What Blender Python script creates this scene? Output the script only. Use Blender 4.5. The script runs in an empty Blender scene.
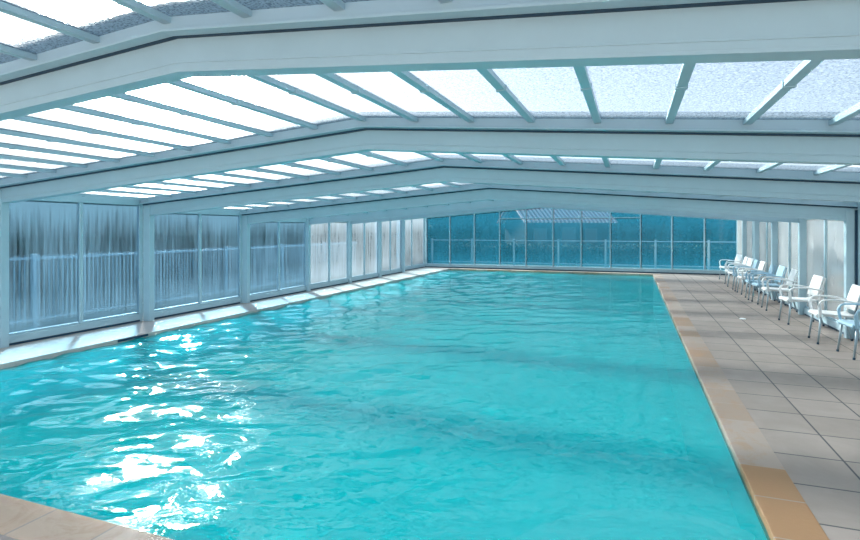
import bpy, bmesh, math, random
from mathutils import Vector, Matrix
random.seed(7)
S = bpy.context.scene
COL = S.collection
PI = math.pi

# ---------------------------------------------------------------- camera
cd = bpy.data.cameras.new('camera')
cam = bpy.data.objects.new('camera', cd); COL.objects.link(cam)
cam.location = (0, 0, 1.7)
cam.rotation_euler = (PI/2, 0, 0.36)
cd.sensor_width = 36; cd.lens = 538.6/860*36
cd.shift_y = -40.3/860
cd.clip_end = 500
S.camera = cam

# ---------------------------------------------------------------- world, sun, exposure
w = bpy.data.worlds.new('sky'); S.world = w; w.use_nodes = True
nt = w.node_tree; nt.nodes.clear()
sky = nt.nodes.new('ShaderNodeTexSky'); sky.sky_type = 'NISHITA'
sky.sun_disc = False; sky.sun_elevation = math.radians(31); sky.sun_rotation = math.radians(-50)
bg = nt.nodes.new('ShaderNodeBackground'); bg.inputs[1].default_value = 0.145
wo = nt.nodes.new('ShaderNodeOutputWorld')
hs = nt.nodes.new('ShaderNodeHueSaturation'); hs.inputs['Saturation'].default_value = .68
nt.links.new(sky.outputs[0], hs.inputs['Color']); nt.links.new(hs.outputs[0], bg.inputs[0]); nt.links.new(bg.outputs[0], wo.inputs[0])
sl = bpy.data.lights.new('sun', 'SUN'); sl.energy = 9.0; sl.angle = math.radians(5)
sl.color = (1.0, 0.95, 0.88)
sun = bpy.data.objects.new('sun', sl); COL.objects.link(sun)
SUN = Vector((-0.64, 0.58, 0.47)).normalized()
sun.rotation_euler = SUN.to_track_quat('Z', 'Y').to_euler()
sun.location = SUN*60
vs = S.view_settings
vs.view_transform = 'Standard'; vs.look = 'None'; vs.gamma = 1.0; vs.use_curve_mapping = False
vs.exposure = 1.66

# ---------------------------------------------------------------- materials
MATS = {}
def newmat(name):
    m = bpy.data.materials.new(name); m.use_nodes = True; m.node_tree.nodes.clear(); MATS[name] = m
    return m, m.node_tree.nodes, m.node_tree.links
def N(ns, t, **kw):
    n = ns.new(t)
    for k, v in kw.items(): setattr(n, k, v)
    return n
def math_(ns, ls, op, a, b=None, clamp=False):
    n = ns.new('ShaderNodeMath'); n.operation = op; n.use_clamp = clamp
    for i, v in enumerate((a, b)):
        if v is None: continue
        if isinstance(v, (int, float)): n.inputs[i].default_value = v
        else: ls.new(v, n.inputs[i])
    return n.outputs[0]
def ramp(ns, ls, fac, stops):
    r = ns.new('ShaderNodeValToRGB')
    while len(r.color_ramp.elements) < len(stops): r.color_ramp.elements.new(0.5)
    for e, (p, c) in zip(r.color_ramp.elements, stops):
        e.position = p; e.color = (*c, 1) if len(c) == 3 else c
    ls.new(fac, r.inputs[0]); return r.outputs[0]
def noise(ns, ls, vec, scale, detail=3, rough=.5, dist=0.0):
    n = ns.new('ShaderNodeTexNoise'); n.inputs['Scale'].default_value = scale
    n.inputs['Detail'].default_value = detail; n.inputs['Roughness'].default_value = rough
    n.inputs['Distortion'].default_value = dist
    ls.new(vec, n.inputs['Vector']); return n
def mapped(ns, ls, scale=(1,1,1), rot=(0,0,0), loc=(0,0,0)):
    tc = ns.new('ShaderNodeTexCoord'); mp = ns.new('ShaderNodeMapping')
    mp.inputs['Scale'].default_value = scale; mp.inputs['Rotation'].default_value = rot; mp.inputs['Location'].default_value = loc
    ls.new(tc.outputs['Object'], mp.inputs['Vector']); return mp.outputs[0]
def bump(ns, ls, h, strength, dist):
    b = ns.new('ShaderNodeBump'); b.inputs['Strength'].default_value = strength; b.inputs['Distance'].default_value = dist
    ls.new(h, b.inputs['Height']); return b.outputs[0]

def plain(name, col, rough=.5, metal=0.0, var=.06, scale=6, bmp=0.0, spec=.5):
    m, ns, ls = newmat(name)
    v = mapped(ns, ls); n = noise(ns, ls, v, scale, 4, .6)
    lo = tuple(c*(1-var) for c in col); hi = tuple(min(1, c*(1+var)) for c in col)
    c = ramp(ns, ls, n.outputs[0], [(.3, lo), (.7, hi)])
    p = N(ns, 'ShaderNodeBsdfPrincipled'); ls.new(c, p.inputs['Base Color'])
    p.inputs['Roughness'].default_value = rough; p.inputs['Metallic'].default_value = metal
    p.inputs['Specular IOR Level'].default_value = spec
    if bmp:
        n2 = noise(ns, ls, v, scale*8, 3, .6); ls.new(bump(ns, ls, n2.outputs[0], bmp, .01), p.inputs['Normal'])
    o = N(ns, 'ShaderNodeOutputMaterial'); ls.new(p.outputs[0], o.inputs[0]); return m

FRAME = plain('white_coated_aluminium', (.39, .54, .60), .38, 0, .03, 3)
SEAL = plain('black_rubber_seal', (.010, .045, .085), .6, 0, .1, 10)
CHW = plain('white_resin', (.78, .80, .80), .4, 0, .03, 8)
CHB = plain('pale_blue_resin', (.34, .54, .66), .42, 0, .04, 8)
ALU = plain('grey_aluminium_tube', (.34, .42, .46), .35, .5, .05, 10)
FENCEM = plain('white_fence_paint', (.38, .46, .50), .5, 0, .04, 5)
LEAF = plain('dark_green_leaves', (.016, .055, .045), .8, 0, .5, 1.2, spec=.05)
LEAF2 = plain('grey_green_leaves', (.045, .11, .075), .8, 0, .5, 1.2, spec=.05)
BARK = plain('brown_bark', (.10, .08, .06), .9, 0, .3, 12, .4)
STUCCO = plain('pale_stucco', (.62, .62, .60), .9, 0, .08, 1.5, .3)
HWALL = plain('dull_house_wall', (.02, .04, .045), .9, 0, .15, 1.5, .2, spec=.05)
LINER = plain('pale_pool_liner', (.62, .95, .97), .7, 0, .03, 2)
STEPM = plain('white_step_liner', (.95, .97, .97), .7, 0, .02, 2)
CONC = plain('rough_concrete', (.42, .40, .38), .9, 0, .1, 3, .3)
GRASS = plain('short_grass', (.045, .085, .04), .95, 0, .5, 3, .6)
GRATE = plain('white_plastic_grate', (.7, .75, .75), .5)
TERRA = plain('faded_terracotta', (.30, .09, .07), .8, 0, .2, 4)
TERRAL = plain('pale_lime_mortar_tile', (.80, .58, .56), .8, 0, .1, 4)
DOORM = plain('dark_timber', (.06, .09, .10), .7, 0, .2, 4)

# paving: brick texture grid with per tile tone
def paving(name, tw, th, ox, oy, c1, c2, mortar, msize=.006, rough=.75, stain=None, rot=0, blotch=.12):
    m, ns, ls = newmat(name)
    v = mapped(ns, ls, loc=(ox, oy, 0), rot=(0, 0, rot))
    b = N(ns, 'ShaderNodeTexBrick', offset=0.0, squash=1.0)
    b.inputs['Scale'].default_value = 1; b.inputs['Brick Width'].default_value = tw; b.inputs['Row Height'].default_value = th
    b.inputs['Mortar Size'].default_value = msize; b.inputs['Mortar Smooth'].default_value = .2; b.inputs['Bias'].default_value = 0
    b.inputs['Color1'].default_value = (*c1, 1); b.inputs['Color2'].default_value = (*c2, 1); b.inputs['Mortar'].default_value = (*mortar, 1)
    ls.new(v, b.inputs['Vector'])
    n = noise(ns, ls, v, 2.2, 6, .65, .6)
    t = ramp(ns, ls, n.outputs[0], [(.3, (1-blotch,)*3), (.7, (1+blotch*.4,)*3)])
    mx = N(ns, 'ShaderNodeMix', data_type='RGBA', blend_type='MULTIPLY'); mx.inputs[0].default_value = 1
    ls.new(b.outputs[0], mx.inputs[6]); ls.new(t, mx.inputs[7]); col = mx.outputs[2]
    if stain:
        n2 = noise(ns, ls, v, 1.6, 5, .7, 1.0)
        f = ramp(ns, ls, n2.outputs[0], [(.46, (0,)*3), (.62, (1,)*3)])
        m2 = N(ns, 'ShaderNodeMix', data_type='RGBA'); ls.new(f, m2.inputs[0]); ls.new(col, m2.inputs[6])
        m2.inputs[7].default_value = (*stain, 1); col = m2.outputs[2]
    p = N(ns, 'ShaderNodeBsdfPrincipled'); ls.new(col, p.inputs['Base Color']); p.inputs['Roughness'].default_value = rough
    p.inputs['Specular IOR Level'].default_value = .35
    n3 = noise(ns, ls, v, 40, 4, .6)
    h = math_(ns, ls, 'SUBTRACT', math_(ns, ls, 'MULTIPLY', n3.outputs[0], .25), b.outputs['Fac'])
    ls.new(bump(ns, ls, h, .5, .006), p.inputs['Normal'])
    o = N(ns, 'ShaderNodeOutputMaterial'); ls.new(p.outputs[0], o.inputs[0]); return m
TILE = paving('grey_beige_paving', .48, .535, -.97-.0, .04, (.26, .226, .20), (.31, .268, .238), (.06, .065, .07), .008, blotch=.14)
TILEL = paving('pale_stone_paving', .33, .33, .1, .0, (.46, .40, .36), (.55, .48, .43), (.50, .44, .40), .006, blotch=.10)
def coping_mat(name, along):
    # slabs of sandstone: tone by slab along x or y
    m, ns, ls = newmat(name)
    tc = N(ns, 'ShaderNodeTexCoord'); sp = N(ns, 'ShaderNodeSeparateXYZ'); ls.new(tc.outputs['Object'], sp.inputs[0])
    a = sp.outputs[along]
    q = math_(ns, ls, 'DIVIDE', math_(ns, ls, 'ADD', a, 100.05 if along else 100.27), .5)
    fl = math_(ns, ls, 'FLOOR', q); fr = math_(ns, ls, 'FRACT', q)
    wn = N(ns, 'ShaderNodeTexWhiteNoise', noise_dimensions='1D'); ls.new(fl, wn.inputs['W'])
    base = ramp(ns, ls, wn.outputs[0], [(0, (.25, .165, .105)), (.3, (.27, .21, .165)), (.7, (.31, .26, .22)), (1, (.26, .19, .14))])
    if not along:
        br = N(ns, 'ShaderNodeMix', data_type='RGBA', blend_type='MULTIPLY'); br.inputs[0].default_value = 1
        ls.new(base, br.inputs[6]); br.inputs[7].default_value = (1.9, 1.85, 1.75, 1); base = br.outputs[2]
    if along:      # the last slabs at the near end are a warmer stone
        mo = N(ns, 'ShaderNodeMix', data_type='RGBA'); ls.new(math_(ns, ls, 'LESS_THAN', fl, 209), mo.inputs[0])
        ls.new(base, mo.inputs[6]); mo.inputs[7].default_value = (.31, .175, .08, 1); base = mo.outputs[2]
    n = noise(ns, ls, tc.outputs['Object'], 3.2, 6, .7, 1.2)
    f = ramp(ns, ls, n.outputs[0], [(.5, (0,)*3), (.72, (.7,)*3)])
    mx = N(ns, 'ShaderNodeMix', data_type='RGBA'); ls.new(f, mx.inputs[0]); ls.new(base, mx.inputs[6]); mx.inputs[7].default_value = (.32, .17, .08, 1)
    j = math_(ns, ls, 'GREATER_THAN', math_(ns, ls, 'ABSOLUTE', math_(ns, ls, 'SUBTRACT', fr, .5)), .489)
    m2 = N(ns, 'ShaderNodeMix', data_type='RGBA'); ls.new(j, m2.inputs[0]); ls.new(mx.outputs[2], m2.inputs[6]); m2.inputs[7].default_value = (.30, .26, .22, 1)
    p = N(ns, 'ShaderNodeBsdfPrincipled'); ls.new(m2.outputs[2], p.inputs['Base Color']); p.inputs['Roughness'].default_value = .7
    n3 = noise(ns, ls, tc.outputs['Object'], 35, 4, .6); ls.new(bump(ns, ls, n3.outputs[0], .25, .006), p.inputs['Normal'])
    o = N(ns, 'ShaderNodeOutputMaterial'); ls.new(p.outputs[0], o.inputs[0]); return m
COPY_ = coping_mat('sandstone_coping_lengthwise', 1)
COPX = coping_mat('sandstone_coping_crosswise', 0)

# rippled roof sheet: scatters sunlight, mostly forward
def roof_mat():
    m, ns, ls = newmat('hammered_polycarbonate')
    v = mapped(ns, ls)
    n1 = noise(ns, ls, v, 55, 2, .5)
    nrm = bump(ns, ls, n1.outputs[0], 1.0, .014)
    n2 = noise(ns, ls, v, 42, 3, .7)
    tcol = ramp(ns, ls, n2.outputs[0], [(.36, (.02, .028, .033)), (.50, (.07, .088, .095)), (.66, (.15, .178, .19))])
    t = N(ns, 'ShaderNodeBsdfTranslucent'); ls.new(tcol, t.inputs[0])
    r = N(ns, 'ShaderNodeBsdfRefraction'); n4 = noise(ns, ls, v, 75, 1, .5)
    rc = ramp(ns, ls, n4.outputs[0], [(.36, (.08, .10, .12)), (.50, (.48, .54, .56))]); ls.new(rc, r.inputs['Color']); r.inputs['IOR'].default_value = 1.08
    r.inputs['Roughness'].default_value = .29; ls.new(nrm, r.inputs['Normal']); ls.new(nrm, t.inputs['Normal'])
    mx = N(ns, 'ShaderNodeMixShader'); mx.inputs[0].default_value = .42
    ls.new(t.outputs[0], mx.inputs[1]); ls.new(r.outputs[0], mx.inputs[2])
    tr = N(ns, 'ShaderNodeBsdfTransparent'); tr.inputs[0].default_value = (.9, .97, 1, 1)
    m2 = N(ns, 'ShaderNodeMixShader'); m2.inputs[0].default_value = .20
    ls.new(mx.outputs[0], m2.inputs[1]); ls.new(tr.outputs[0], m2.inputs[2])
    o = N(ns, 'ShaderNodeOutputMaterial'); ls.new(m2.outputs[0], o.inputs[0]); return m
ROOF = roof_mat()

# condensation on clear panes
def pane_mat(name, tint, fogcol, lo, hi, along, film=.0):
    m, ns, ls = newmat(name)
    sc = (1, 14, .6) if along == 1 else (14, 1, .6)
    v = mapped(ns, ls, scale=sc)
    n1 = noise(ns, ls, v, 1.6, 5, .65)
    v2 = mapped(ns, ls, scale=(1, 1, .6)); n2 = noise(ns, ls, v2, .8, 2, .5)
    tc = N(ns, 'ShaderNodeTexCoord'); sp = N(ns, 'ShaderNodeSeparateXYZ'); ls.new(tc.outputs['Object'], sp.inputs[0])
    # the lower edge and top edge hold more moisture
    low = math_(ns, ls, 'MULTIPLY', math_(ns, ls, 'SUBTRACT', .75, sp.outputs[2], True), .45)
    top = math_(ns, ls, 'MULTIPLY', math_(ns, ls, 'SUBTRACT', sp.outputs[2], 1.55, True), .5)
    s = math_(ns, ls, 'ADD', math_(ns, ls, 'ADD', math_(ns, ls, 'MULTIPLY', n1.outputs[0], .75), math_(ns, ls, 'MULTIPLY', n2.outputs[0], .35)), math_(ns, ls, 'ADD', low, top))
    f = ramp(ns, ls, s, [(.38, (lo,)*3), (.78, (hi,)*3)])
    tr = N(ns, 'ShaderNodeBsdfTransparent'); tr.inputs[0].default_value = (*tint, 1)
    tl = N(ns, 'ShaderNodeBsdfTranslucent'); tl.inputs[0].default_value = (*fogcol, 1)
    df = N(ns, 'ShaderNodeBsdfDiffuse'); df.inputs[0].default_value = (*fogcol, 1)
    fg = N(ns, 'ShaderNodeMixShader'); fg.inputs[0].default_value = .45; ls.new(tl.outputs[0], fg.inputs[1]); ls.new(df.outputs[0], fg.inputs[2])
    mx = N(ns, 'ShaderNodeMixShader'); ls.new(f, mx.inputs[0]); ls.new(tr.outputs[0], mx.inputs[1]); ls.new(fg.outputs[0], mx.inputs[2])
    # the film of fine droplets passes sunlight on in a forward lobe
    rf = N(ns, 'ShaderNodeBsdfRefraction'); rf.inputs['IOR'].default_value = 1.04; rf.inputs['Roughness'].default_value = .36; rf.inputs['Color'].default_value = (.9, .97, 1, 1)
    m0 = N(ns, 'ShaderNodeMixShader'); m0.inputs[0].default_value = film
    ls.new(mx.outputs[0], m0.inputs[1]); ls.new(rf.outputs[0], m0.inputs[2]); mx = m0
    gl = N(ns, 'ShaderNodeBsdfGlossy'); gl.inputs['Roughness'].default_value = .08
    fr = N(ns, 'ShaderNodeFresnel'); fr.inputs[0].default_value = 1.35
    m2 = N(ns, 'ShaderNodeMixShader'); ls.new(math_(ns, ls, 'MULTIPLY', fr.outputs[0], .5), m2.inputs[0]); ls.new(mx.outputs[0], m2.inputs[1]); ls.new(gl.outputs[0], m2.inputs[2])
    o = N(ns, 'ShaderNodeOutputMaterial'); ls.new(m2.outputs[0], o.inputs[0]); return m
PL_NEAR = pane_mat('wet_pane_clear', (.19, .43, .60), (.11, .23, .33), .02, .5, 1, .15)
PL_FAR = pane_mat('wet_pane_glare', (.45, .70, .82), (.27, .35, .41), .15, .62, 1, .08)  # wet panes with sun glare mixed in as extra milkiness, for the far left bays
PR = pane_mat('wet_pane_fogged', (.7, .78, .82), (.36, .40, .42), .78, .96, 1)  # mostly fogged over, for the right wall
PE = pane_mat('tinted_end_pane', (.58, .66, .70), (.01, .10, .165), .28, .6, 0)

def water_mat():
    m, ns, ls = newmat('pool_water')
    v = mapped(ns, ls, scale=(.8, 1.2, 1), rot=(0, 0, math.radians(-25)))
    n2 = noise(ns, ls, v, 9, 2, .5, .6)
    nrm = bump(ns, ls, n2.outputs[0], 1.0, .006)
    gl = N(ns, 'ShaderNodeBsdfGlossy'); gl.inputs['Roughness'].default_value = .02; ls.new(nrm, gl.inputs['Normal'])
    tr = N(ns, 'ShaderNodeBsdfTransparent'); tr.inputs[0].default_value = (.85, 1, 1, 1)
    df = N(ns, 'ShaderNodeBsdfDiffuse'); df.inputs[0].default_value = (.0, .96, .96, 1); ls.new(nrm, df.inputs['Normal'])
    body = N(ns, 'ShaderNodeMixShader'); body.inputs[0].default_value = .25
    ls.new(tr.outputs[0], body.inputs[1]); ls.new(df.outputs[0], body.inputs[2])
    fr = N(ns, 'ShaderNodeFresnel'); fr.inputs[0].default_value = 1.29; ls.new(nrm, fr.inputs['Normal'])
    mx = N(ns, 'ShaderNodeMixShader'); ls.new(fr.outputs[0], mx.inputs[0]); ls.new(body.outputs[0], mx.inputs[1]); ls.new(gl.outputs[0], mx.inputs[2])
    va = N(ns, 'ShaderNodeVolumeAbsorption'); va.inputs[0].default_value = (.0, .985, .98, 1); va.inputs[1].default_value = .9
    o = N(ns, 'ShaderNodeOutputMaterial'); ls.new(mx.outputs[0], o.inputs[0]); ls.new(va.outputs[0], o.inputs[1]); return m
WATER = water_mat()

# ---------------------------------------------------------------- mesh helpers
def box(bm, a, b):
    x0, y0, z0 = a; x1, y1, z1 = b
    v = [bm.verts.new(p) for p in ((x0,y0,z0),(x1,y0,z0),(x1,y1,z0),(x0,y1,z0),(x0,y0,z1),(x1,y0,z1),(x1,y1,z1),(x0,y1,z1))]
    for f in ((3,2,1,0),(4,5,6,7),(0,1,5,4),(1,2,6,5),(2,3,7,6),(3,0,4,7)): bm.faces.new([v[i] for i in f])
def prism(bm, prof, y0, y1):      # prof: closed list of (x, z), extruded along y
    a = [bm.verts.new((x, y0, z)) for x, z in prof]; b = [bm.verts.new((x, y1, z)) for x, z in prof]
    n = len(prof)
    bm.faces.new(a); bm.faces.new(b[::-1])
    for i in range(n): bm.faces.new((a[i], b[i], b[(i+1) % n], a[(i+1) % n]))
def tube(bm, pts, r, seg=8, flat=1.0, up=Vector((0,0,1)), rs=None):
    pts = [Vector(p) for p in pts]; rings = []
    for i, p in enumerate(pts):
        t = (pts[min(i+1, len(pts)-1)]-pts[max(i-1, 0)]).normalized()
        u = up - t*up.dot(t)
        if u.length < .05: u = Vector((0,1,0)) - t*t.y
        u.normalize(); s = t.cross(u); rr = rs[i] if rs else r
        rings.append([bm.verts.new(p + s*math.cos(a)*rr*1.0 + u*math.sin(a)*rr*flat) for a in (2*PI*k/seg for k in range(seg))])
    for i in range(len(rings)-1):
        for k in range(seg): bm.faces.new((rings[i][k], rings[i][(k+1) % seg], rings[i+1][(k+1) % seg], rings[i+1][k]))
    bm.faces.new(rings[0][::-1]); bm.faces.new(rings[-1])
def smooth_pts(pts, n=5):         # Catmull-Rom
    P = [Vector(p) for p in pts]; out = []
    for i in range(len(P)-1):
        a, b, c, d = P[max(i-1,0)], P[i], P[i+1], P[min(i+2, len(P)-1)]
        for k in range(n):
            t = k/n; out.append(.5*((2*b)+(c-a)*t+(2*a-5*b+4*c-d)*t*t+(3*b-a-3*c+d)*t**3))
    out.append(P[-1]); return out
def obj(name, bm, mat, parent=None, smooth=False, bevel=0, loc=None):
    me = bpy.data.meshes.new(name)
    bmesh.ops.recalc_face_normals(bm, faces=bm.faces[:])
    bm.to_mesh(me); bm.free()
    for m in (mat if isinstance(mat, (list, tuple)) else [mat]): me.materials.append(m)
    if smooth:
        for p in me.polygons: p.use_smooth = True
    o = bpy.data.objects.new(name, me); COL.objects.link(o)
    if loc: o.location = loc
    if parent: o.parent = parent
    if bevel:
        b = o.modifiers.new('bevel', 'BEVEL'); b.width = bevel; b.segments = 2; b.limit_method = 'ANGLE'
    return o
def tag(o, label=None, cat=None, group=None, kind=None):
    if label: o['label'] = label
    if cat: o['category'] = cat
    if group: o['group'] = group
    if kind: o['kind'] = kind
    return o
def empty(name, loc=(0,0,0), rz=0):
    o = bpy.data.objects.new(name, None); COL.objects.link(o); o.location = loc; o.rotation_euler = (0,0,rz); o.empty_display_size = .2
    return o
def bx(name, a, b, mat, parent=None, bevel=0):
    bm = bmesh.new(); box(bm, a, b); return obj(name, bm, mat, parent, bevel=bevel)

# ---------------------------------------------------------------- pool, deck, ground
PXL, PXR, PYN, PYF = -7.46, .728, 2.27, 22.25
DXL, DXR = -9.3, 4.3
YS, YE = -1.5, 23.2
DEPTH = 1.5
tag(bx('floor', (1.01, YS, -.14), (DXR, YE, 0), TILE), 'grey-beige square paving slabs along the right side of the pool under the chairs', 'floor', kind='structure')
bm = bmesh.new(); box(bm, (DXL, YS, -.14), (PXL-.05, YE, 0))
tag(obj('floor', bm, TILEL), 'narrow pale stone paving strip between the pool and the left windows', 'floor', kind='structure')
bm = bmesh.new(); box(bm, (PXL-.05, YS, -.14), (1.01, PYN-.30, 0))
tag(obj('floor', bm, TILE), 'paving at the near end of the pool', 'floor', kind='structure')
bm = bmesh.new(); box(bm, (PXL-.05, PYF+.28, -.14), (1.01, YE, 0))
tag(obj('floor', bm, TILEL), 'paving beyond the far end of the pool under the end windows', 'floor', kind='structure')
for n, a, b, m, lab in (
    ('trim_1', (PXR, PYN-.30, -.10), (1.01, PYF+.28, .004), COPY_, 'sandstone coping slabs along the right edge of the pool'),
    ('trim_2', (PXL-.05, PYN-.30, -.10), (PXR, PYN, .004), COPX, 'sandstone coping slabs along the near edge of the pool, at the bottom left'),
    ('trim_3', (PXL-.05, PYF, -.10), (PXR, PYF+.28, .004), COPX, 'coping slabs along the far edge of the pool'),
    ('trim_4', (PXL-.05, PYN, -.10), (PXL, PYF, .004), TILEL, 'pale coping lip along the left edge of the pool')):
    tag(bx(n, a, b, m, bevel=.006), lab, 'pool coping', kind='structure')
# pool shell
bm = bmesh.new()
box(bm, (PXL-.3, PYN-.3, -DEPTH-.2), (PXR+.3, PYF+.3, -DEPTH))
box(bm, (PXL-.3, PYN-.3, -DEPTH), (PXL-.0, PYF+.3, -.10)); box(bm, (PXR, PYN-.3, -DEPTH), (PXR+.3, PYF+.3, -.10))
box(bm, (PXL, PYN-.3, -DEPTH), (PXR, PYN, -.10)); box(bm, (PXL, PYF, -DEPTH), (PXR, PYF+.3, -.10))
tag(obj('pool_basin', bm, LINER), 'pale lined basin of the swimming pool, under the turquoise water', 'pool', kind='structure')
# curved entry steps in the near right corner
st = empty('pool_steps', (.30, PYN, -DEPTH)); tag(st, 'submerged rounded entry steps in the near right corner of the pool', 'steps')
for R_, zt, zb in ((1.25, -.24, -.46), (2.0, -.46, -.74), (2.8, -.74, -DEPTH)):
    bm = bmesh.new(); prof = []
    for k in range(41):
        a = PI*k/40; x = .30+R_*math.cos(a); y = PYN+R_*math.sin(a)*1.43
        prof.append((min(x, PXR), y))
    pts = []
    for q in prof:
        if not pts or (abs(q[0]-pts[-1][0])+abs(q[1]-pts[-1][1]) > 1e-4): pts.append(q)
    if pts[0][1] < PYN+1e-4 and pts[0][0] < PXR: pass
    lo = [bm.verts.new((x-.30, y-PYN, zb+DEPTH)) for x, y in pts]; hi = [bm.verts.new((x-.30, y-PYN, zt+DEPTH)) for x, y in pts]
    bm.faces.new(lo[::-1]); bm.faces.new(hi)
    for i in range(len(pts)):
        j = (i+1) % len(pts); bm.faces.new((lo[i], lo[j], hi[j], hi[i]))
    obj('step', bm, STEPM, st)
from mathutils import noise as mnoise
def wave(x, y):
    # small wind and swimmer waves, calmer toward the right edge
    a = math.radians(-28); ca, sa = math.cos(a), math.sin(a)
    u, v = (x*ca-y*sa), (x*sa+y*ca)
    wx = mnoise.noise((u*.7, v*.7, 3.1))*.55; wy = mnoise.noise((u*.7, v*.7, 9.7))*.55
    h = mnoise.noise((u*1.4+wx, v*2.6+wy, 0))*.021 + mnoise.noise((u*3.3+wx*2, v*5.4+wy*2, 5))*.0105 + mnoise.noise((u*7+wx, v*9+wy, 8))*.0030
    t = min(1, max(0, (x+4.4)/4.6)); k = 1-.80*t*t*(3-2*t)
    return h*k*WAVE
WAVE = 1.6
xs = [PXL-.02+(PXR-PXL+.04)*i/190 for i in range(191)]
ys = []; y = PYN-.02
while y < PYF+.02: ys.append(y); y += .030+.0050*(y-PYN)
ys.append(PYF+.02)
bm = bmesh.new(); ZB = -DEPTH-.02
top = [[bm.verts.new((x, y, -.05+wave(x, y))) for x in xs] for y in ys]
for j in range(len(ys)-1):
    for i in range(len(xs)-1): bm.faces.new((top[j][i], top[j][i+1], top[j+1][i+1], top[j+1][i])).smooth = True
rim = top[0]+[row[-1] for row in top[1:]]+top[-1][-2::-1]+[row[0] for row in top[-2:0:-1]]
low = [bm.verts.new((p.co.x, p.co.y, ZB)) for p in rim]
for i in range(len(rim)):
    j = (i+1) % len(rim); bm.faces.new((rim[j], rim[i], low[i], low[j]))
bm.faces.new(low[::-1])
tag(obj('pool_water', bm, WATER), 'rippled turquoise water filling the long pool', 'water', kind='stuff')
# skimmer mouth on the left pool wall
sk = bx('pool_skimmer', (PXL-.002, 6.1, -.044), (PXL+.012, 6.65, -.008), SEAL)
tag(sk, 'dark skimmer opening under the left edge of the pool', 'skimmer')
# ground outside
bm = bmesh.new()
box(bm, (-60, YS, -.5), (DXL, 90, -.12)); box(bm, (DXR, YS, -.5), (60, 90, -.12)); box(bm, (DXL, YE, -.5), (DXR, 90, -.12))
tag(obj('garden_ground', bm, GRASS), 'dull ground outside the glazed enclosure', 'ground', kind='structure')

tag(bx('bounce_paving', (-18, -22, -.5), (16, YS, -.02), TILEL), 'unseen pale paving added before the open near end to bounce light onto the roof beams', 'bounce_paving', kind='structure')  # unseen pale ground, added to bounce light onto the beam faces
# ---------------------------------------------------------------- enclosure modules
CX = -2.61; SL = .078
#        y0     y1    ridge half
MOD = [None,
       ( 0.0,  2.54, 2.975, 6.10),
       ( 2.54, 5.06, 2.862, 6.00),
       ( 5.06, 7.53, 2.738, 5.97),
       ( 7.53, 10.17, 2.610, 5.90),
       (10.17, 12.80, 2.480, 5.85),
       (12.80, 15.20, 2.520, 5.88),
       (15.20, 17.45, 2.630, 5.92),
       (17.45, 19.80, 2.740, 6.02),
       (19.80, 22.80, 2.860, 6.25)]
LOWEST = 5
ORD = ['first', 'second', 'third', 'fourth', 'fifth', 'sixth', 'seventh', 'eighth', 'ninth', 'tenth']
def chev(bm, half, zt, zb, y0, y1):
    e = SL*half
    prism(bm, [(CX-half, zt-e), (CX, zt), (CX+half, zt-e), (CX+half, zb-e), (CX, zb), (CX-half, zb-e)], y0, y1)
wn = 0
def place_word(i):
    return ['behind the camera', 'over the near edge of the pool', 'nearest fully seen', 'second', 'third', 'fourth', 'fifth', 'sixth', 'seventh', 'farthest'][i]
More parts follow.
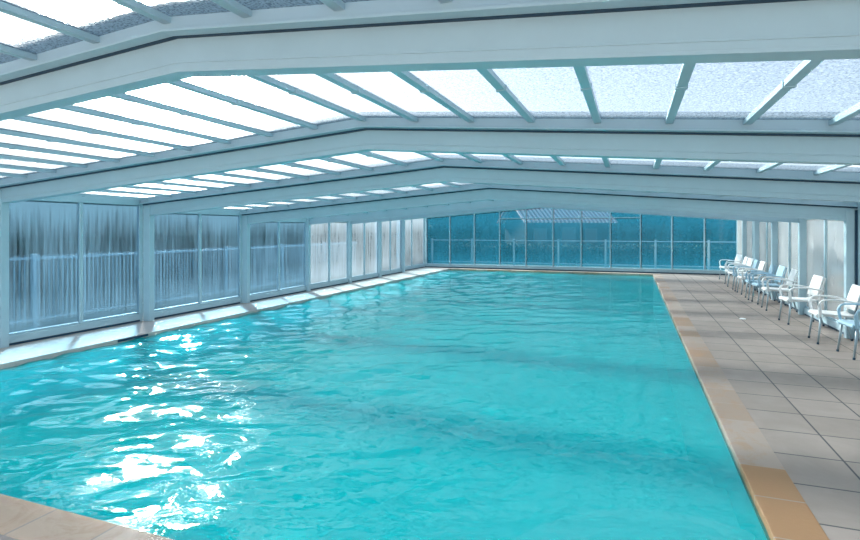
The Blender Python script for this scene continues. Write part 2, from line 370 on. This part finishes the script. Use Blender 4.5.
for i, (y0, y1, zr, hf) in list(enumerate(MOD))[1:]:
    ce = empty('ceiling', (CX, y0, zr))
    tag(ce, 'white framed translucent roof bay of the pool enclosure, %s' % ('%s from the camera' % place_word(i) if 3 <= i <= 8 else place_word(i)), 'ceiling', 'translucent roof bays', 'structure')
    ce.location = (0, 0, 0)
    near_big = i <= LOWEST and i > 0; far_big = i >= LOWEST and i < 9
    # near frame
    bn = .19 if i <= LOWEST else .10
    bf = .19 if (i >= LOWEST and i < 9) else .095
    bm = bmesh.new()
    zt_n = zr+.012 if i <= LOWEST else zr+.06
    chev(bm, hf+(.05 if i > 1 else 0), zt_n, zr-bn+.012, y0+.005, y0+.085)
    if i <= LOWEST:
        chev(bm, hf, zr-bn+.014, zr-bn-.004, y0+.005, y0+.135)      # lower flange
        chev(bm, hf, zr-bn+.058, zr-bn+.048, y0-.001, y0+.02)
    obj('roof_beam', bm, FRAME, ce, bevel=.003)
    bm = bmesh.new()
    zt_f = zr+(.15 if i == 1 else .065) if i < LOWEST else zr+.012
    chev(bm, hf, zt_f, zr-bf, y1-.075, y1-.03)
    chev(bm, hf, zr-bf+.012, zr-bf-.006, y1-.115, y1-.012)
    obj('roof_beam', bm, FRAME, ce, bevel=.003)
    # dark rubber gap toward the next bay
    if i < 9:
        znx = MOD[i+1][2]; zz = (min(zr, znx)+.012 if i < LOWEST else min(zr, znx)+.0)
        bm = bmesh.new()
        h2 = max(hf, MOD[i+1][3])+.04
        if i < LOWEST: chev(bm, h2, znx+.040, znx+.008, y1-.03, y1+.02)
        else: chev(bm, h2, zr+.05, zr+.0, y1-.02, y1+.03)
        obj('rubber_seal', bm, SEAL, ce)
    # sheets
    for s in (-1, 1):
        bm = bmesh.new(); e = SL*(hf-.02)
        v = [bm.verts.new(p) for p in ((CX, y0+.03, zr), (CX+s*(hf-.02), y0+.03, zr-e), (CX+s*(hf-.02), y1-.03, zr-e), (CX, y1-.03, zr))]
        bm.faces.new(v if s < 0 else v[::-1])
        me = bpy.data.meshes.new('roof_panel'); bm.to_mesh(me); bm.free(); me.materials.append(ROOF)
        o = bpy.data.objects.new('roof_panel', me); COL.objects.link(o); o.parent = ce
    # glazing bars
    sp = hf/10.35
    for k in range(-10, 11):
        x = CX+k*sp; z = zr-SL*abs(x-CX)
        bm = bmesh.new(); box(bm, (x-.030, y0+.08, z-.040), (x+.030, y1-.07, z-.004))
        box(bm, (x-.010, y0+.08, z+.002), (x+.010, y1-.07, z+.02))
        ym = (y0+y1)/2-.05; box(bm, (x-.036, ym-.02, z-.047), (x+.036, ym+.02, z-.004))
        obj('glazing_bar', bm, FRAME, ce)
    # eaves, side walls
    for s, side in ((-1, 'left'), (1, 'right')):
        xw = CX+s*hf; ze = zr-SL*hf
        wl = empty('wall_'+side); tag(wl, 'white framed %s side wall of the %s enclosure bay' % (side, ('%s glazed' % ORD[i])), 'wall', 'side walls of the enclosure bays', 'structure')
        t = .035
        def b_(name, a, b, mat=FRAME, bev=.004):
            (xa, ya, za), (xb, yb, zb) = a, b
            return bx(name, (min(xa, xb), ya, za), (max(xa, xb), yb, zb), mat, wl, bev)
        # posts: the deep column carries the deep beam
        cw_n = .17 if i <= LOWEST else .08; cw_f = .17 if (i >= LOWEST and i < 9) else .08
        dn = .16 if i <= LOWEST else .07; df_ = .16 if (i >= LOWEST and i < 9) else .07
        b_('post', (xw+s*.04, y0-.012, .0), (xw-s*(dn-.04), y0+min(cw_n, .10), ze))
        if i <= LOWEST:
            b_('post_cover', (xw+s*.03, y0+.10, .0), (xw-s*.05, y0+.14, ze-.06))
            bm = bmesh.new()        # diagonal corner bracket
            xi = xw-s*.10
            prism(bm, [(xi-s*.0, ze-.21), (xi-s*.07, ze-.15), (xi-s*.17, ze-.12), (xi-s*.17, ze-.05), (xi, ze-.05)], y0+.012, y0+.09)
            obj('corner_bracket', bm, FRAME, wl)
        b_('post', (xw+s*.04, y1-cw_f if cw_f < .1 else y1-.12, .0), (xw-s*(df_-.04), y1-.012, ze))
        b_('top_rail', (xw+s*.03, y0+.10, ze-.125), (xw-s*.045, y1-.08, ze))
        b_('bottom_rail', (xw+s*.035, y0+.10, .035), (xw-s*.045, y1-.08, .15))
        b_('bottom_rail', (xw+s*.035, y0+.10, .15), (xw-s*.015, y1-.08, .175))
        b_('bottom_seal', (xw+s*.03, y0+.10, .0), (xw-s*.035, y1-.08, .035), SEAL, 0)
        ya, yb = y0+.14 if i <= LOWEST else y0+.09, y1-.09 if i < LOWEST else y1-.12
        ymid = (ya+yb)/2
        b_('mullion', (xw+s*.02, ymid-.028, .15), (xw-s*.035, ymid+.028, ze-.10))
        b_('rubber_seal', (xw-s*.012, y0-.034, 0), (xw+s*.022, y0-.012, ze-.02), SEAL, 0) if 0 < i <= LOWEST and s > 0 else None
        for q, (p0, p1) in enumerate(((ya, ymid-.028), (ymid+.028, yb))):
            wn += 1
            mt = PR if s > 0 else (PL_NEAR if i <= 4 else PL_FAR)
            if s < 0 and i == 5: mt = PL_NEAR
            bm = bmesh.new()
            v = [bm.verts.new(p) for p in ((xw, p0-.01, .15), (xw, p1+.01, .15), (xw, p1+.01, ze-.11), (xw, p0-.01, ze-.11))]
            bm.faces.new(v)
            o = obj('window_%d' % wn, bm, mt)
            tag(o, 'condensation streaked pane in the %s wall, %s pane of the %s glazed bay' % (side, ('nearer', 'farther')[q], ORD[i]), 'window', kind='structure')

# end wall
y0 = 22.86; zr = 2.86; hf = 6.25
wb = empty('wall_back'); tag(wb, 'white framed glazed end wall beyond the far end of the pool', 'wall', kind='structure')
bm = bmesh.new(); chev(bm, hf+.02, zr+.01, zr-.16, y0-.05, y0+.04); obj('top_rail', bm, FRAME, wb)
bx('bottom_rail', (CX-hf, y0-.05, .04), (CX+hf, y0+.04, .17), FRAME, wb, .004)
bx('bottom_seal', (CX-hf, y0-.045, 0), (CX+hf, y0+.035, .04), SEAL, wb)
mxs = [-8.79+1.1345*k for k in range(12)]
for k, x in enumerate(mxs):
    z = zr-SL*abs(x-CX)-.03; w_ = .022 if 0 < k < 11 else .04
    bx('mullion', (x-w_, y0-.045, .15), (x+w_, y0+.03, z-.10), FRAME, wb, .003)
bx('transom', (mxs[3], y0-.04, 2.16), (mxs[8], y0+.025, 2.20), FRAME, wb)
for k in range(11):
    wn += 1; xa, xb = mxs[k]+.02, mxs[k+1]-.02
    bm = bmesh.new(); za, zb = zr-SL*abs(xa-CX)-.15, zr-SL*abs(xb-CX)-.15
    v = [bm.verts.new(p) for p in ((xa, y0, .16), (xb, y0, .16), (xb, y0, zb), (xa, y0, za))]; bm.faces.new(v)
    tag(obj('window_%d' % wn, bm, PE), 'blue tinted pane in the far end wall, %s' % ('leftmost' if k == 0 else 'rightmost, behind the chairs' if k == 10 else '%s from the left' % ORD[k]), 'window', kind='structure')

# ---------------------------------------------------------------- chairs
def make_chair(name, mat, label):
    t = empty(name); tag(t, label, 'chair', 'armchairs along the right wall')
    # front is -x, width along y
    W = .23
    bm = bmesh.new()       # seat: dished sheet with rolled front lip
    prof = [(-.26, .395), (-.275, .42), (-.265, .44), (-.22, .447), (-.10, .440), (.04, .432), (.15, .432), (.20, .445)]
    ny = 9
    def sheet(prof, th, wf, dish, dn):
        top, bot = [], []
        for i, (x, z) in enumerate(prof):
            t0 = Vector((prof[min(i+1, len(prof)-1)][0]-prof[max(i-1,0)][0], 0, prof[min(i+1, len(prof)-1)][1]-prof[max(i-1,0)][1])).normalized()
            nn = Vector((-t0.z, 0, t0.x))*dn
            r1, r2 = [], []
            for j in range(ny):
                a = j/(ny-1)*2-1; off = dish*(a*a)
                p = Vector((x, a*wf(i/(len(prof)-1)), z))+nn*off
                r1.append(bm.verts.new(p)); r2.append(bm.verts.new(p-nn*th))
            top.append(r1); bot.append(r2)
        n = len(prof)
        for i in range(n-1):
            for j in range(ny-1):
                bm.faces.new((top[i][j], top[i][j+1], top[i+1][j+1], top[i+1][j])); bm.faces.new((bot[i][j], bot[i+1][j], bot[i+1][j+1], bot[i][j+1]))
            bm.faces.new((top[i][0], top[i+1][0], bot[i+1][0], bot[i][0])); bm.faces.new((top[i][-1], bot[i][-1], bot[i+1][-1], top[i+1][-1]))
        for j in range(ny-1):
            bm.faces.new((top[0][j], bot[0][j], bot[0][j+1], top[0][j+1])); bm.faces.new((top[-1][j], top[-1][j+1], bot[-1][j+1], bot[-1][j]))
    sheet(prof, .018, lambda u: W*(1-.06*u), .012, 1)
    obj('seat', bm, mat, t, smooth=True)
    bm = bmesh.new()
    # backrest: rim plus slotted mesh of slats
    def bp(u): return (.205+.085*u+.03*u*u, .445+.415*u)
    prof = [bp(u) for u in (.14, .3, .5, .7, .86, .94, 1.0)]
    sheet(prof, .014, lambda u: W*(1.0-.10*max(0, u-.75)*4*.6), -.03, -1)
    obj('backrest', bm, mat, t, smooth=True)
    for s in (-1, 1):
        bm = bmesh.new()
        pts = smooth_pts([(.205, s*.215, .44), bp(.35)[0:1]+(s*.222, bp(.35)[1]), bp(.7)[0:1]+(s*.222, bp(.7)[1]), bp(.97)[0:1]+(s*.205, bp(.97)[1])], 4)
        tube(bm, pts, .013, 6)
        obj('back_frame', bm, mat, t, smooth=True)
    for s in (-1, 1):
        bm = bmesh.new()
        pts = smooth_pts([(-.225, s*.235, .40), (-.245, s*.262, .50), (-.250, s*.272, .60), (-.215, s*.275, .652), (-.12, s*.275, .668), (.05, s*.268, .662), (.17, s*.250, .640), (.262, s*.226, .625)], 5)
        tube(bm, pts, .026, 8, .5, up=Vector((0, 0, 1)))
        obj('armrest', bm, mat, t, smooth=True)
        bm = bmesh.new(); tube(bm, [(-.225, s*.232, .43), (-.245, s*.245, .22), (-.270, s*.258, .012)], .015, 8, rs=[.017, .015, .012])
        lg = obj('leg', bm, ALU, t, smooth=True)
        bm = bmesh.new(); tube(bm, [(-.268, s*.257, .03), (-.271, s*.259, .0)], .016, 8); obj('foot_cap', bm, SEAL, lg)
        bm = bmesh.new(); tube(bm, smooth_pts([(.19, s*.215, .445), (.215, s*.222, .24), (.275, s*.235, .012)], 4), .014, 8)
        lg = obj('leg', bm, ALU, t, smooth=True)
        bm = bmesh.new(); tube(bm, [(.270, s*.2345, .03), (.278, s*.236, .0)], .016, 8); obj('foot_cap', bm, SEAL, lg)
    bm = bmesh.new(); 
    for s in (-1, 1): box(bm, (-.22, s*.17-.012, .408), (.20, s*.17+.012, .428))
    box(bm, (-.22, -.23, .405), (-.19, .23, .425)); box(bm, (.17, -.22, .405), (.20, .22, .425))
    obj('seat_frame', bm, mat, t)
    return t
def copy_tree(o, parent=None):
    c = o.copy(); COL.objects.link(c)
    if parent: c.parent = parent
    for ch in list(o.children): copy_tree(ch, c)
    return c
protoW = make_chair('resin_armchair', CHW, 'x'); protoB = make_chair('resin_armchair', CHB, 'x')
CH = [('B', 2.96, 8.80, .05, 'pale blue resin armchair nearest the camera, cut off by the right edge of the photo'),
      ('W', 2.85, 9.75, -.04, 'white resin armchair just behind the nearest pale blue one'),
      ('W', 2.86, 11.55, .06, 'white resin armchair standing alone, second white one from the camera'),
      ('W', 2.90, 13.30, -.03, 'white resin armchair just in front of the two neighbouring pale blue ones'),
      ('B', 2.92, 14.35, .04, 'pale blue resin armchair, nearer of the two neighbouring blue ones mid row'),
      ('B', 2.90, 15.15, -.05, 'pale blue resin armchair, farther of the two neighbouring blue ones mid row'),
      ('W', 2.93, 16.35, .03, 'white resin armchair right behind the two neighbouring pale blue ones'),
      ('B', 2.92, 17.10, -.04, 'pale blue resin armchair farthest from the camera'),
      ('W', 2.95, 17.95, .10, 'white resin armchair, third from the far end of the row'),
      ('W', 2.98, 18.85, .0, 'white resin armchair, second from the far end of the row'),
      ('W', 3.10, 20.60, .22, 'white resin armchair at the far end of the row by the end windows')]
used = set()
for k, x, y, rz, lab in CH:
    p = protoW if k == 'W' else protoB
    o = p if k not in used else copy_tree(p); used.add(k)
    o.location = (x, y, .0); o.rotation_euler = (0, 0, rz); o['label'] = lab

# small white floor drain cover on the right paving
bm = bmesh.new()
bmesh.ops.create_cone(bm, segments=20, radius1=.055, radius2=.05, depth=.012, cap_ends=True)
d = obj('floor_drain', bm, GRATE, loc=(1.96, 11.7, .006)); tag(d, 'small round white cover set in the right paving', 'drain cover')

# ---------------------------------------------------------------- outside: fences
def fence_panel(x, y, length, h, rz, label, group, step=.088, z0=-.12, proto=None):
    if proto is not None:
        o = copy_tree(proto); o.location = (x, y, z0); o.rotation_euler = (0, 0, rz); o['label'] = label; return o
    t = empty('picket_fence', (x, y, z0), rz); tag(t, label, 'fence', group)
    H = h-z0
    def r(name, a, b): return bx(name, a, b, FENCEM, t)
    r('post', (-.04, -.04, 0), (.04, .04, H+.0))
    r('rail', (-.018, .04, H-.10), (.018, length-.04, H-.06)); r('rail', (-.018, .04, .18), (.018, length-.04, .22))
    n = int((length-.1)/step)
    for k in range(n):
        yy = .04+step*(k+.6); r('picket', (-.009, yy-.010, .12), (.009, yy+.010, H-.02))
    return t
bays = ['behind the near left windows', 'behind the second pair of left windows', 'behind the third pair of left windows', 'behind the fourth pair of left windows', 'behind the far left windows', 'behind the farthest left window pair']
pf = None
for k in range(6):
    o = fence_panel(-10.15, 5.6+2.45*k-1.45, 2.45, 1.26, 0, 'white metal picket fence panel ' + bays[k], 'picket fence panels on the left', proto=pf)
    if k == 0: pf = o
pf2 = None
for k in range(7):
    o = fence_panel(-9.74+2.14*k, 26.2, 2.14, 1.25, -PI/2, 'white metal fence section beyond the end wall, %s from the left' % ORD[k], 'fence sections beyond the end wall', proto=None if k == 0 else pf2, step=9)
    if k == 0: pf2 = o

# ---------------------------------------------------------------- outside: greenery
def leaf_mesh(bm, c, r, n, sz, rnd, squash=1.0):
    for _ in range(n):
        while True:
            p = Vector((rnd.uniform(-1,1), rnd.uniform(-1,1), rnd.uniform(-1,1)))
            if .35 < p.length < 1: break
        p = Vector((p.x*r[0], p.y*r[1], p.z*r[2]*squash))+c
        u = Vector((rnd.uniform(-1,1), rnd.uniform(-1,1), rnd.uniform(-1,1))).normalized()
        v = u.orthogonal().normalized(); s = sz*rnd.uniform(.6, 1.3)
        a, b, c2, d2 = p-u*s, p+v*s*.5, p+u*s, p-v*s*.5
        bm.faces.new([bm.verts.new(q) for q in (a, b, c2, d2)])
def bush(kind, label, group, x, y, r, h, mat, n, sz, rnd, blobs=9):
    t = empty(kind, (x, y, -.12)); tag(t, label, 'tree' if kind == 'tree' else 'bush', group)
    bm = bmesh.new(); z0 = h*.30 if kind == 'tree' else h*.12
    for k in range(blobs):
        a = rnd.uniform(0, 2*PI); q = rnd.uniform(0, .55)
        c = Vector((math.cos(a)*r*q, math.sin(a)*r*q, z0+(h-z0)*rnd.uniform(.2, .8)))
        leaf_mesh(bm, c, (r*.62, r*.62, (h-z0)*.30), n//blobs, sz, rnd)
    obj('foliage', bm, mat, t)
    bm = bmesh.new()
    tube(bm, smooth_pts([(0,0,0), (.04,.02,h*.25), (-.03,.05,h*.5), (.02,0,h*.75)], 3), .08, 7, rs=None)
    for k in range(3):
        a = k*2.1; tube(bm, [(0,0,h*.3), (math.cos(a)*r*.4, math.sin(a)*r*.4, h*.62)], .035, 6)
    obj('trunk', bm, BARK, t); return t
rnd = random.Random(3)
def hedge(name, label, x0, y0, x1, y1, h, th, n, sz, leaf=None):
    # a clipped row: rough solid core with leaves standing out of it
    L = math.hypot(x1-x0, y1-y0); t = empty(name, (x0, y0, -.12), math.atan2(y1-y0, x1-x0)); tag(t, label, 'hedge')
    bm = bmesh.new(); nx, nz = int(L/.35), int(h/.35); grid = []
    for i in range(nx+1):
        row = []
        for side, zz in [(-1, k/nz) for k in range(nz+1)]+[(1, 1-k/nz) for k in range(nz+1)]:
            wv = math.sin(i*.9+zz*5)*.10+rnd.uniform(-.08, .08); hh = h*(.92+.05*math.sin(i*.37)+.03*math.sin(i*1.3))
            row.append(bm.verts.new((L*i/nx, side*(th/2*(1-.25*zz**3))+wv*side, zz*hh)))
        grid.append(row)
    for i in range(nx):
        for j in range(len(row)-1): bm.faces.new((grid[i][j], grid[i+1][j], grid[i+1][j+1], grid[i][j+1]))
    bm.faces.new(grid[0]); bm.faces.new(grid[-1][::-1])
    obj('core', bm, LEAF, t)
    bm = bmesh.new()
    for _ in range(n):
        p = Vector((rnd.uniform(0, L), -th/2*rnd.uniform(.85, 1.35) if rnd.random() < .75 else rnd.uniform(-th/2, th/2), 0))
        p.z = rnd.uniform(.05, 1.0)*h if abs(p.y) > th*.4 else h*rnd.uniform(.9, 1.06)
        if rnd.random() < .5: p.y = -p.y
        u = Vector((rnd.uniform(-1,1), rnd.uniform(-1,1), rnd.uniform(-1,1))).normalized(); v = u.orthogonal().normalized(); q = sz*rnd.uniform(.6, 1.3)
        bm.faces.new([bm.verts.new(k) for k in (p-u*q, p+v*q*.5, p+u*q, p-v*q*.5)])
    obj('foliage', bm, leaf or LEAF2, t)
hedge('hedge', 'tall dark green hedge behind the picket fence, seen through the left windows', -13.2, 1.0, -13.2, 33.0, 3.3, 1.4, 16000, .13)
hedge('hedge', 'low dark hedge beyond the end wall of the pool hall', -12.0, 29.5, 4.9, 29.5, 1.0, 1.0, 7000, .08, LEAF)
for k in range(5):
    bush('tree', 'tall dark tree far beyond the end wall, %s from the left' % ORD[k], 'tall trees beyond the end wall', -25+10.5*k, 55+rnd.uniform(-1, 1), 4.0, 7.0+rnd.uniform(-.5, .8), LEAF, 4600, .3, rnd)
hedge('hedge', 'high dark hedge far behind the garden house', -30.0, 43, 22.0, 43, 5.2, 1.4, 9000, .24, LEAF)

# pool house with tiled roof
ho = empty('garden_house', (-4.9, 37.0, -.12), math.radians(35)); tag(ho, 'low garden house with striped terracotta and white tiled roof, seen through the end windows', 'house')
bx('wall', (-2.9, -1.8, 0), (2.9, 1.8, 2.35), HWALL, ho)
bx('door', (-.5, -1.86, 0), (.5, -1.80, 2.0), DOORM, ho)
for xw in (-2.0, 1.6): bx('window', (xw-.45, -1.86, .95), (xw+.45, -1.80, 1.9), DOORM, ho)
def hip(bm0, bm1):
    L, D, ze, zt, rl = 3.3, 2.3, 2.25, 3.7, 1.2
    def quad(a, b, c, d, n):
        for k in range(n):
            t0, t1 = k/n, (k+1)/n
            p = [a.lerp(b, t0), a.lerp(b, t1), d.lerp(c, t1), d.lerp(c, t0)]
            bm = bm0 if k % 2 else bm1; up = Vector((0,0,.06 if k % 2 else .11))
            lo = [bm.verts.new(q) for q in p]; mid = [bm.verts.new(q+up) for q in p]
            bm.faces.new(lo); bm.faces.new(mid)
            for i in range(4):
                try: bm.faces.new((lo[i], lo[(i+1)%4], mid[(i+1)%4], mid[i]))
                except ValueError: pass
    V = Vector
    quad(V((-L,-D,ze)), V((L,-D,ze)), V((L,0,zt)), V((-L,0,zt)), 46)
    quad(V((L,D,ze)), V((-L,D,ze)), V((-L,0,zt)), V((L,0,zt)), 46)
b0, b1 = bmesh.new(), bmesh.new(); hip(b0, b1)
rf = obj('roof', b0, TERRA, ho); bmg = bmesh.new(); prism(bmg, [(-1.8, 2.3), (1.8, 2.3), (0, 3.45)], -2.9, 2.9); bmg.transform(Matrix.Rotation(PI/2, 4, 'Z')); obj('gable', bmg, HWALL, ho); obj('tile_rows', b1, TERRAL, rf)
tag(rf, 'striped tiled roof')

# pale garden wall beyond the right windows
gw = bx('garden_wall', (5.3, -4, -.12), (5.55, 25, 3.4), STUCCO); tag(gw, 'pale rendered garden wall outside the right windows', 'wall')
